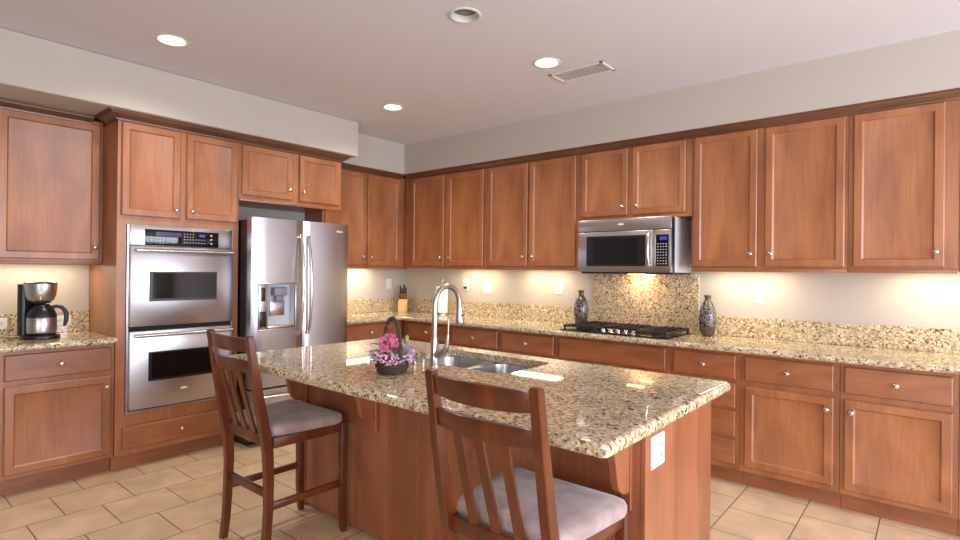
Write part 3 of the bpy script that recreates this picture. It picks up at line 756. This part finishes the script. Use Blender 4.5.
for o, yy, s in ((dl, -1.892, -1), (dr, -1.818, 1)):
    b = BM(); n = 20
    tube(b, [(.815+.050*math.sin(PI*k/n)**.6, yy+.004*s*math.cos(PI*k/n), .855+.80*k/n) for k in range(n+1)], [.010+.004*math.sin(PI*k/n) for k in range(n+1)], 12)
    for zz in (.862, 1.648): box(b, .790, .824, yy-.012, yy+.012, zz-.014, zz+.014, .003)
    obj('handle', b, M['chrome'], o, 60)
# dispenser details
x0 = .808
b = BM()
for y0, y1, z0, z1 in ((-2.246, -1.916, 1.262, 1.276), (-2.246, -1.916, .898, .912), (-2.246, -2.170, .912, 1.262), (-1.932, -1.916, .912, 1.262)): box(b, .795, x0+.006, y0, y1, z0, z1, .003)
dp = obj('dispenser_frame', b, M['steel_v'], dl)
b = BM(); box(b, x0+.004, x0+.008, -2.226, -2.192, 1.130, 1.236, .002); obj('dispenser_display', b, M['black'], dl, 30)
b = BM(); box(b, x0+.004, x0+.008, -2.236, -2.186, .930, 1.050, .002); obj('dispenser_controls', b, M['black'], dl, 30)
b = BM()
for a in ((.7355, .7375, -2.169, -1.933, .913, 1.261), (.7375, .797, -2.1695, -2.1655, .913, 1.261), (.7375, .797, -1.9365, -1.9325, .913, 1.261), (.7375, .797, -2.165, -1.937, 1.257, 1.261)): box(b, *a)
obj('dispenser_recess', b, M['recess'], dl, 0)
b = BM(); box(b, .738, .800, -2.105, -1.995, 1.170, 1.235, .006); box(b, .750, .790, -2.085, -2.020, 1.130, 1.170, .004); obj('dispenser_spout', b, M['grey'], dl)
b = BM(); box(b, .738, .752, -2.120, -1.990, 1.010, 1.125, .008); obj('dispenser_paddle', b, M['steel_h'], dl)
b = BM(); box(b, .738, .806, -2.165, -1.937, .914, .935, .004); obj('drip_tray', b, M['chrome'], dl)
b = BM()   # small raised badge
poly = [(.010*math.cos(2*PI*i/16), .010*math.sin(2*PI*i/16)) for i in range(16)]
loft(b, [[(.795, -1.530+p, 1.712+q) for p, q in poly], [(.813, -1.530+p, 1.712+q) for p, q in poly]])
box(b, .795, .812, -1.515, -1.482, 1.706, 1.716); obj('badge', b, M['white'], dr, 0)

# ------------------------------------------------------------------ microwave
t = thing('microwave', 'stainless steel microwave mounted over the cooktop', 'microwave', (2.932, -.2, 1.378))
b = BM(); box(b, 2.552, 3.322, -.335, -.002, 1.386, 1.803, .003); obj('body', b, M['mwbody'], t)
b = BM(); box(b, 2.555, 3.318, -.372, -.336, 1.386, 1.800, .003); obj('door_rim', b, M['black'], t)
b = BM(); box(b, 2.548, 3.322, -.420, -.373, 1.708, 1.803, .005); vg = obj('vent_grille', b, M['steel_h'], t)
b = BM(); box(b, 2.548, 3.188, -.420, -.373, 1.386, 1.705, .005); md = obj('microwave_door', b, M['steel_h'], t)
b = BM(); box(b, 3.191, 3.322, -.420, -.373, 1.386, 1.705, .005); mc = obj('control_panel', b, M['steel_h'], t)
b = BM(); box(b, 2.628, 3.128, -.4225, -.418, 1.432, 1.670, .002); w = obj('window_frame', b, M['black'], md, 0)
b = BM(); box(b, 2.700, 3.060, -.4235, -.4222, 1.450, 1.650); obj('window_glass', b, M['blackglass'], w, 0)
b = BM(); box(b, 3.207, 3.305, -.4225, -.418, 1.434, 1.668, .002); p_ = obj('panel_glass', b, M['blackglass'], mc, 0)
b = BM(); box(b, 3.235, 3.290, -.4235, -.4222, 1.628, 1.652); obj('display', b, M['display'], p_, 0)
b = BM()
for i in range(4):
    for j in range(8): box(b, 3.218+.021*i, 3.228+.021*i, -.4235, -.4222, 1.448+.021*j, 1.454+.021*j+(.004 if i == 3 and j % 3 == 0 else 0))
obj('keypad', b, M['keys'], p_, 0)
b = BM(); n = 14
tube(b, [(3.160, -.438-.026*math.sin(PI*k/n)**.7, 1.432+.245*k/n) for k in range(n+1)], .0115, 12)
for zz in (1.440, 1.668): box(b, 3.150, 3.170, -.445, -.418, zz-.010, zz+.010, .003)
obj('handle', b, M['chrome'], md, 60)
b = BM(); poly = [(.026*math.cos(2*PI*i/24), .009*math.sin(2*PI*i/24)) for i in range(24)]
loft(b, [[(2.925+p, -.418, 1.758+q) for p, q in poly], [(2.925+p*.95, -.4225, 1.758+q*.9) for p, q in poly]]); obj('badge', b, M['white'], vg, 30)
b = BM(); box(b, 2.556, 3.318, -.372, -.006, 1.372, 1.3855, .003); bp_ = obj('hood_underside', b, M['black'], t)
b = BM(); box(b, 2.86, 3.00, -.150, -.105, 1.3695, 1.3722); obj('hood_lamp', b, M['hoodon'], bp_, 0)
lo = area('hood_light', (2.93, -.125, 1.366), (0, .35, -1), .12, .05, 2.6, (1.0, .66, .40)); lo.parent = t; lo.location = Vector((2.93, -.125, 1.366))-t.location

# ------------------------------------------------------------------ cooktop
t = thing('gas_cooktop', 'black five-burner gas cooktop with cast iron grates', 'cooktop', (2.92, -.34, .9145))
b = BM(); box(b, 2.495, 3.365, -.590, -.100, .9145, .925, .003); obj('glass_top', b, M['blackglass'], t)
def grate(x0, x1, y0, y1):
    b = BM(); z = .963; w = .008
    for x in (x0, x1): box(b, x-w, x+w, y0, y1, z-.018, z-.004, .002, 1)
    for y in (y0, y1): box(b, x0, x1, y-w, y+w, z-.018, z-.004, .002, 1)
    n = max(3, int((x1-x0)/.045))
    for k in range(1, n):
        x = x0+(x1-x0)*k/n
        for ya, yb in ((y0, y0+(y1-y0)*.38), (y1-(y1-y0)*.38, y1)): box(b, x-.006, x+.006, ya, yb, z-.014, z+.002, .0015, 1)
    box(b, x0, x1, (y0+y1)/2-.005, (y0+y1)/2+.005, z-.014, z, .0015, 1)
    for x in (x0, x1):
        for y in (y0, y1): box(b, x-.008, x+.008, y-.008, y+.008, .925, z-.003, .002, 1)
    obj('grate', b, M['iron'], t, 0)
grate(2.520, 2.790, -.565, -.125); grate(2.815, 3.090, -.440, -.125); grate(3.130, 3.345, -.565, -.125)
for x, y, r in ((2.655, -.45, .036), (2.655, -.24, .045), (2.95, -.28, .050), (3.238, -.45, .042), (3.238, -.24, .036)):
    b = BM(); lathe(b, [(r*1.3, 0), (r*1.25, .006), (r, .008), (r, .018), (r*.9, .022), (.001, .022)], (x, y, .925), (0, 0, 1), 24); obj('burner', b, M['iron'], t, 40)
for k in range(5):
    b = BM(); lathe(b, [(.020, 0), (.020, .004), (.017, .006), (.015, .022), (.012, .025), (.001, .025)], (2.842+.062*k, -.535, .925), (0, 0, 1), 18); box(b, 2.839+.062*k, 2.845+.062*k, -.551, -.519, .945, .955, .001, 1); obj('control_knob', b, M['chrome'], t, 40)

# ------------------------------------------------------------------ vases
def vase(x, y, h, label):
    b = BM(); s = h/.31
    pr = [(.030, 0), (.040, .006), (.050, .03), (.058, .07), (.062, .12), (.061, .16), (.053, .205), (.040, .24), (.026, .262), (.021, .275), (.022, .292), (.028, .305), (.026, .310), (.020, .306), (.016, .290), (.016, .27), (.001, .268)]
    lathe(b, [(r*s*1.02, z*s) for r, z in pr], (x, y, .9145), (0, 0, 1), 32)
    return tag(obj('vase', b, M['vase'], None, 60, loc=(x, y, .9145)), label, 'vase', 'patterned vases beside the cooktop')
vase(2.440, -.165, .31, 'dark floral patterned vase left of the cooktop')
vase(3.492, -.125, .305, 'dark floral patterned vase right of the cooktop')

# ------------------------------------------------------------------ knife block and knives
KX, KY = .170, -.185
ang = math.radians(0); kd = Vector((1, -1, 0)).normalized(); ks = Vector((1, 1, 0)).normalized()
def kp(s, f, z): return Vector((KX, KY, .9145))+ks*s+kd*f+Vector((0, 0, z))
b = BM(); ext(b, [(.070, 0), (-.065, 0), (-.085, .165), (-.030, .200), (.035, .125), (.055, .105)], lambda f, z, s: kp(s, f, z), -.050, .050); bevel_sharp(b, .003, 1)
tag(obj('knife_block', b, M['block'], None, 25, loc=kp(0, 0, 0)), 'pale wooden knife block in the corner of the counter', 'knife block')
kdir = (kd*-.25*-1+Vector((0, 0, 1))).normalized()
def knife(s, f, z, L, r, label, grp):
    b = BM(); a = kp(s, f, z); tube(b, [a, a+kdir*L*.3, a+kdir*L*.7, a+kdir*L], [r, r*1.15, r*.95, r*1.2], 8, flat=(1, .6))
    o = tag(obj('kitchen_knife', b, M['black'], None, 50, loc=a), label, 'knife', grp)
for i, (s, f, L) in enumerate(((-.032, -.055, .115), (-.012, -.05, .085), (.010, -.055, .125), (.030, -.05, .095))):
    knife(s, f, .178, L, .010, 'large black-handled knife in the top row of the knife block', 'large knives in the knife block')
for i in range(6): knife(-.040+.016*i, .015, .130, .070, .0065, 'small black-handled steak knife in the lower row of the knife block', 'steak knives in the knife block')

# ------------------------------------------------------------------ paper towel
t = thing('paper_towel_holder', 'metal paper towel holder standing behind the faucet', 'holder', (.745, -.150, .9145))
b = BM(); lathe(b, [(.078, 0), (.078, .008), (.072, .014), (.001, .016)], (.745, -.150, .9145), (0, 0, 1), 28); obj('base', b, M['brushed'], t, 40)
b = BM(); lathe(b, [(.006, 0), (.006, .335)], (.745, -.150, .930), (0, 0, 1), 10); obj('rod', b, M['brushed'], t, 40)
b = BM(); lathe(b, [(.006, 0), (.017, .010), (.019, .020), (.014, .030), (.001, .034)], (.745, -.150, 1.262), (0, 0, 1), 16); obj('finial', b, M['brushed'], t, 60)
b = BM(); lathe(b, [(.020, 0), (.062, 0), (.064, .003), (.064, .277), (.062, .28), (.020, .28), (.020, .0)], (.745, -.150, .9315), (0, 0, 1), 32, False, False)
tag(obj('paper_towel_roll', b, M['paper'], None, 40, loc=(.745, -.150, .9315)), 'white paper towel roll on its holder behind the faucet', 'paper towel')

# ------------------------------------------------------------------ coffee maker
CX, CY = .320, -3.480
t = thing('coffee_maker', 'stainless and black drip coffee maker on the left counter', 'coffee maker', (CX, CY, .9145))
th = math.radians(25); fd = Vector((math.cos(th), math.sin(th), 0)); sd = Vector((-math.sin(th), math.cos(th), 0))
Z0 = .9145
def cp(s, f, z): return Vector((CX, CY, Z0))+sd*s+fd*f+Vector((0, 0, z))
def oval(rs, rf, z, f0=0, n=32, cut=-9): return [cp(rs*math.cos(2*PI*i/n), f0+max(cut, rf*math.sin(2*PI*i/n)), z) for i in range(n)]
b = BM(); loft(b, [oval(.098, .115, .0), oval(.100, .118, .008), oval(.096, .112, .022), oval(.080, .095, .026)]); obj('base', b, M['black'], t, 50)
b = BM(); loft(b, [[cp(s, f, z) for s, f in rrect(-.078, .078, -.105, -.045, .02, 4)] for z in (.02, .20, .34, .352)]); obj('water_tank', b, M['black'], t, 40)
b = BM(); loft(b, [oval(.056, .062, .238, .0), oval(.070, .076, .252, 0), oval(.079, .088, .280, 0), oval(.082, .094, .320, 0), oval(.083, .095, .356, 0)]); bh = obj('brew_head', b, M['steel_v'], t, 50)
b = BM(); loft(b, [oval(.084, .096, .3562, 0), oval(.084, .096, .362, 0), oval(.072, .084, .369, 0), oval(.05, .06, .371, 0)]); obj('lid', b, M['black'], t, 50)
b = BM(); loft(b, [oval(.050, .056, .229, .0), oval(.054, .060, .2378, .0)]); obj('filter_outlet', b, M['black'], t, 50)
fa = math.radians(-11)
fdn = Vector((math.cos(fa), math.sin(fa), 0)); 
b = BM(); c_ = Vector((CX, CY, Z0+.300))+fdn*.088
lathe(b, [(.013, 0), (.013, .008), (.010, .010), (.001, .010)], c_, fdn, 18)
for dz in (-.030, -.042): lathe(b, [(.006, 0), (.005, .006)], c_+Vector((0, 0, dz))-fdn*.006, fdn, 10)
obj('buttons', b, M['white'], bh, 50)
t2 = thing('coffee_carafe', 'stainless thermal carafe with black handle in the coffee maker', 'carafe', cp(0, .01, .027))
cc = cp(0, .012, .027)
b = BM(); lathe(b, [(.070, 0), (.078, .006), (.080, .02), (.080, .105), (.078, .110)], cc, (0, 0, 1), 32); obj('carafe_body', b, M['steel_v'], t2, 50)
b = BM(); lathe(b, [(.0805, .1105), (.079, .125), (.068, .155), (.055, .175), (.048, .182), (.040, .195), (.001, .198)], cc, (0, 0, 1), 32); obj('carafe_top', b, M['black'], t2, 50)
ha = math.radians(72); hd = Vector((math.cos(ha), math.sin(ha), 0))
b = BM(); tube(b, [cc+hd*r+Vector((0, 0, z)) for r, z in ((.045, .170), (.075, .180), (.105, .172), (.124, .145), (.130, .110), (.126, .075), (.118, .050))], [.012, .012, .013, .013, .013, .012, .008], 12, flat=(1, 1)); obj('handle', b, M['black'], t2, 60)
b = BM(); tube(b, [cp(-.05, -.12, .006), cp(-.10, -.10, .006), (.20, -3.64, Z0+.005), (.14, -3.70, Z0+.005), (.06, -3.735, Z0+.006)], .0035, 8)
tag(obj('power_cord', b, M['black'], None, 60, loc=cp(-.05, -.12, .006)), 'thin black cord trailing left from the coffee maker', 'cord')

# ------------------------------------------------------------------ flower basket
BX, BY, BZ = 2.905, -2.715, .9145
t = thing('wicker_basket', 'dark wicker basket with arched handle on the island', 'basket', (BX, BY, BZ))
b = BM(); n = 40; prof = [(.052, 0), (.058, .004), (.064, .02), (.072, .04), (.080, .06), (.086, .078), (.084, .082), (.074, .078), (.05, .06), (.001, .058)]
lathe(b, prof, (BX, BY, BZ), (0, 0, 1), n)
for k in range(8):      # woven rows
    z = BZ+.008+.0095*k; r0 = .060+.028*(z-BZ)/.08
    tube(b, [(BX+(r0+.003*math.sin(10*a+k*PI))*math.cos(a), BY+(r0+.003*math.sin(10*a+k*PI))*math.sin(a), z) for a in [2*PI*i/60 for i in range(61)]], .004, 6)
obj('basket_body', b, M['wicker'], t, 60)
b = BM(); hx = Vector((math.cos(math.radians(-12)), math.sin(math.radians(-12)), 0))
for ph in (0, PI):
    P = []
    for k in range(41):
        a = PI*k/40; c = Vector((BX, BY, BZ+.075))+hx*(.078*math.cos(a))*(-1)+Vector((0, 0, .172*math.sin(a)**.8))
        rad = Vector((hx.x*-math.cos(a), hx.y*-math.cos(a), math.sin(a))); P.append(c+rad*.005*math.cos(6*a*2+ph)+Vector((-hx.y, hx.x, 0))*.005*math.sin(6*a*2+ph))
    tube(b, P, .0055, 8)
obj('handle', b, M['wicker'], t, 60)
def petal_blob(b, c, r, n=5):
    c = Vector(c); ax = Vector((random.uniform(-1, 1), random.uniform(-1, 1), random.uniform(.1, 1))).normalized(); _, u, v = frame_of(ax)
    for k in range(n):
        a = 2*PI*k/n; d = u*math.cos(a)+v*math.sin(a); e = -u*math.sin(a)+v*math.cos(a)
        q = [c, c+d*r*.6+e*r*.38+ax*r*.2, c+d*r*1.05+ax*r*.32, c+d*r*.6-e*r*.38+ax*r*.2]
        q2 = [p-ax*r*.14 for p in q]
        loft(b, [q2, q])
b = BM()
for i in range(300):
    a = random.uniform(0, 2*PI); r = .088+random.uniform(-.016, .014); z = BZ+.078+random.uniform(-.030, .018)
    petal_blob(b, (BX+r*math.cos(a), BY+r*math.sin(a), z), random.uniform(.006, .009))
tag(obj('flower_garland', b, M['palepink'], t, 0), 'pale pink garland of tiny flowers around the rim'); 
vr = Vector((math.cos(.697), math.sin(.697), 0)); vf = Vector((math.sin(.697), -math.cos(.697), 0))   # towards right / towards the viewer side
B0 = Vector((BX, BY, BZ))
c0 = B0-vr*.012+vf*.015+Vector((0, 0, .132))
b = BM()
for i in range(46):
    d = Vector((random.gauss(0, 1), random.gauss(0, 1), random.gauss(0, 1))).normalized()
    petal_blob(b, c0+Vector((d.x*.042, d.y*.042, d.z*.036)), random.uniform(.012, .016))
tf = thing('pink_flower_bunch', 'bright pink flower bunch with green leaves standing in the basket', 'flowers', c0-Vector((0, 0, .07)))
obj('petals', b, M['pink'], tf, 0)
def leaf(b, a, d, L, w):
    a = Vector(a); d = Vector(d).normalized(); s = d.cross(Vector((0, 0, 1))).normalized(); up = s.cross(d)
    R = []
    for k in range(7):
        q = k/6; ww = w*math.sin(PI*min(max(q, .04), .97))**.7; c = a+d*L*q-Vector((0, 0, 1))*L*.25*q*q
        R.append([c-s*ww, c+up*.001+up*ww*-.2, c+s*ww, c-up*.0015-up*ww*.2])
    loft(b, R)
b = BM()
for (s, f, z, ds, df, dz, L) in ((-.03, .01, .10, -1, .2, .25, .075), (-.02, .03, .09, -.6, .9, .1, .06), (0, .03, .095, .1, 1, .15, .055), (.01, .02, .10, .6, .8, .3, .05), (-.04, 0, .12, -1, -.1, .5, .07), (-.03, .02, .08, -.9, .6, -.1, .055), (0, -.01, .10, -.2, -1, .4, .05)):
    leaf(b, B0+vr*s+vf*f+Vector((0, 0, z)), vr*ds+vf*df+Vector((0, 0, dz)), L, .017)
tube(b, [B0+Vector((0, 0, .062)), c0], .004, 8)
obj('leaves', b, M['leaf'], tf, 0)
b = BM(); c1 = B0+vr*.035+vf*.030+Vector((0, 0, .098)); t_ = bmesh.new(); bmesh.ops.create_icosphere(t_, subdivisions=3, radius=1)
for v in t_.verts: v.co = Vector((v.co.x*.030, v.co.y*.030, v.co.z*.024))*(1+.08*math.sin(v.co.x*9+v.co.z*7)*math.cos(v.co.y*8))+c1
merge(b, t_); tag(obj('moss_ball', b, M['moss'], None, 60, loc=c1-Vector((0, 0, .024))), 'grey-green moss ball in the basket, right of the pink flowers', 'decoration')
c2 = B0+vr*.058+vf*-.01+Vector((0, 0, .085))
tb = thing('lilac_bloom', 'pale lilac bloom with green bud at the right of the basket', 'flowers', c2)
b = BM()
for k in range(9):
    a = 2*PI*k/9+.2; d = Vector((math.cos(a)*.6, math.sin(a)*.6, .75)); leaf(b, c2, d, .062, .020)
obj('petals', b, M['lilac'], tb, 0)
b = BM(); lathe(b, [(.002, 0), (.010, .01), (.012, .022), (.007, .036), (.001, .044)], c2+Vector((0, 0, .045)), (.25, .1, 1), 12); obj('bud', b, M['bud'], tb, 60)

# ------------------------------------------------------------------ ceiling fixtures
def can(i, label, on):
    x, y = CAN[i]; t = thing('recessed_light', label, 'ceiling light', (x, y, H), 'recessed ceiling lights')
    b = BM(); lathe(b, [(CR-.003, 0), (CR+.012, 0), (CR+.013, -.002), (CR+.010, -.005), (CR-.001, -.006), (CR-.003, 0)], (x, y, H-.0005), (0, 0, 1), 36, False, False); obj('trim_ring', b, M['white'], t, 40)
    dep = .018 if on else .030
    b = BM(); lathe(b, [(CR-.003, -.004), (CR-.006, dep*.5), (CR-.014, dep)], (x, y, H), (0, 0, 1), 36, False, False); obj('baffle', b, M['baffle'], t, 40)
    b = BM(); lathe(b, [(CR-.013, 0), (CR-.013, .003)], (x, y, H+dep-.003), (0, 0, 1), 36); obj('lens', b, M['lampon' if on else 'lampoff'], t, 40)
    if not on:
        b = BM(); lathe(b, [(.032, 0), (.034, .01), (.030, .012)], (x+.004, y-.004, H+dep-.018), (.1, -.1, 1), 24); obj('bulb', b, M['lampoff'], t, 40)
    if on:
        l = bpy.data.lights.new('can_light', 'SPOT'); l.energy = 54; l.color = (1, .93, .84); l.spot_size = math.radians(150); l.spot_blend = .8; l.shadow_soft_size = .06
        o = bpy.data.objects.new('can_light', l); COL.objects.link(o); o.parent = t; o.location = (0, 0, -.02)
can(0, 'lit recessed ceiling light at upper left, nearest the oven tower', True)
can(1, 'lit recessed ceiling light nearest the room corner', True)
can(2, 'lit recessed ceiling light beside the air vent', True)
can(3, 'unlit recessed ceiling light at the top centre edge', False)
t = thing('ceiling_vent', 'white slatted rectangular air vent on the ceiling', 'vent', (2.937, -1.075, H))
vx0, vx1, vy0, vy1 = 2.735, 3.140, -1.175, -.978
b = BM()
for a in ((vx0, vx1, vy0, vy0+.022), (vx0, vx1, vy1-.022, vy1), (vx0, vx0+.022, vy0, vy1), (vx1-.022, vx1, vy0, vy1)): box(b, a[0], a[1], a[2], a[3], H-.010, H-.0005, .002, 1)
obj('frame', b, M['white'], t, 0)
b = BM(); box(b, vx0+.02, vx1-.02, vy0+.02, vy1-.02, H-.002, H-.0008); obj('backing', b, M['dark'], t, 0)
b = BM()
for k in range(19):
    x = vx0+.032+.0185*k; box(b, x, x+.0045, vy0+.021, vy1-.021, H-.005, H-.0025)
for k in range(5):
    y = vy0+.043+.026*k; box(b, vx0+.021, vx1-.021, y, y+.006, H-.005, H-.0025)
obj('louvres', b, M['white'], t, 0)

# ------------------------------------------------------------------ under-cabinet lights
def strip(label, x0, x1, y0, y1, power):
    cx, cy = (x0+x1)/2, (y0+y1)/2
    zt = ZB+.0198
    t = thing('under_cabinet_light', label, 'light fixture', (cx, cy, zt-.014), 'under-cabinet lights')
    b = BM(); box(b, x0, x1, y0, y1, zt-.010, zt, .002); obj('housing', b, M['white'], t)
    b = BM(); box(b, x0+.01, x1-.01, y0+.012, y1-.012, zt-.014, zt-.0095, .001); obj('diffuser', b, M['stripon'], t)
    o = area('strip_light', (0, 0, -.004), (0, 0, -1), abs(x1-x0)-.03, abs(y1-y0)-.03, power, (1.0, .86, .62)); o.parent = t
PW = .12
strip('glowing light bar under the corner wall cabinet of the back wall', .93, 1.43, -.25, -.09, PW)
strip('glowing light bar under the wall cabinet left of the microwave', 1.74, 2.24, -.25, -.09, PW)
strip('glowing light bar under the wall cabinet right of the microwave', 3.50, 4.00, -.25, -.09, PW)
strip('glowing light bar under the wall cabinet at the right photo edge', 4.62, 5.12, -.25, -.09, PW)
strip('glowing light bar under the left wall cabinet beside the refrigerator', .06, .26, -1.06, -.56, PW)
strip('glowing light bar under the cabinet over the coffee maker', .10, .22, -3.70, -3.22, PW)
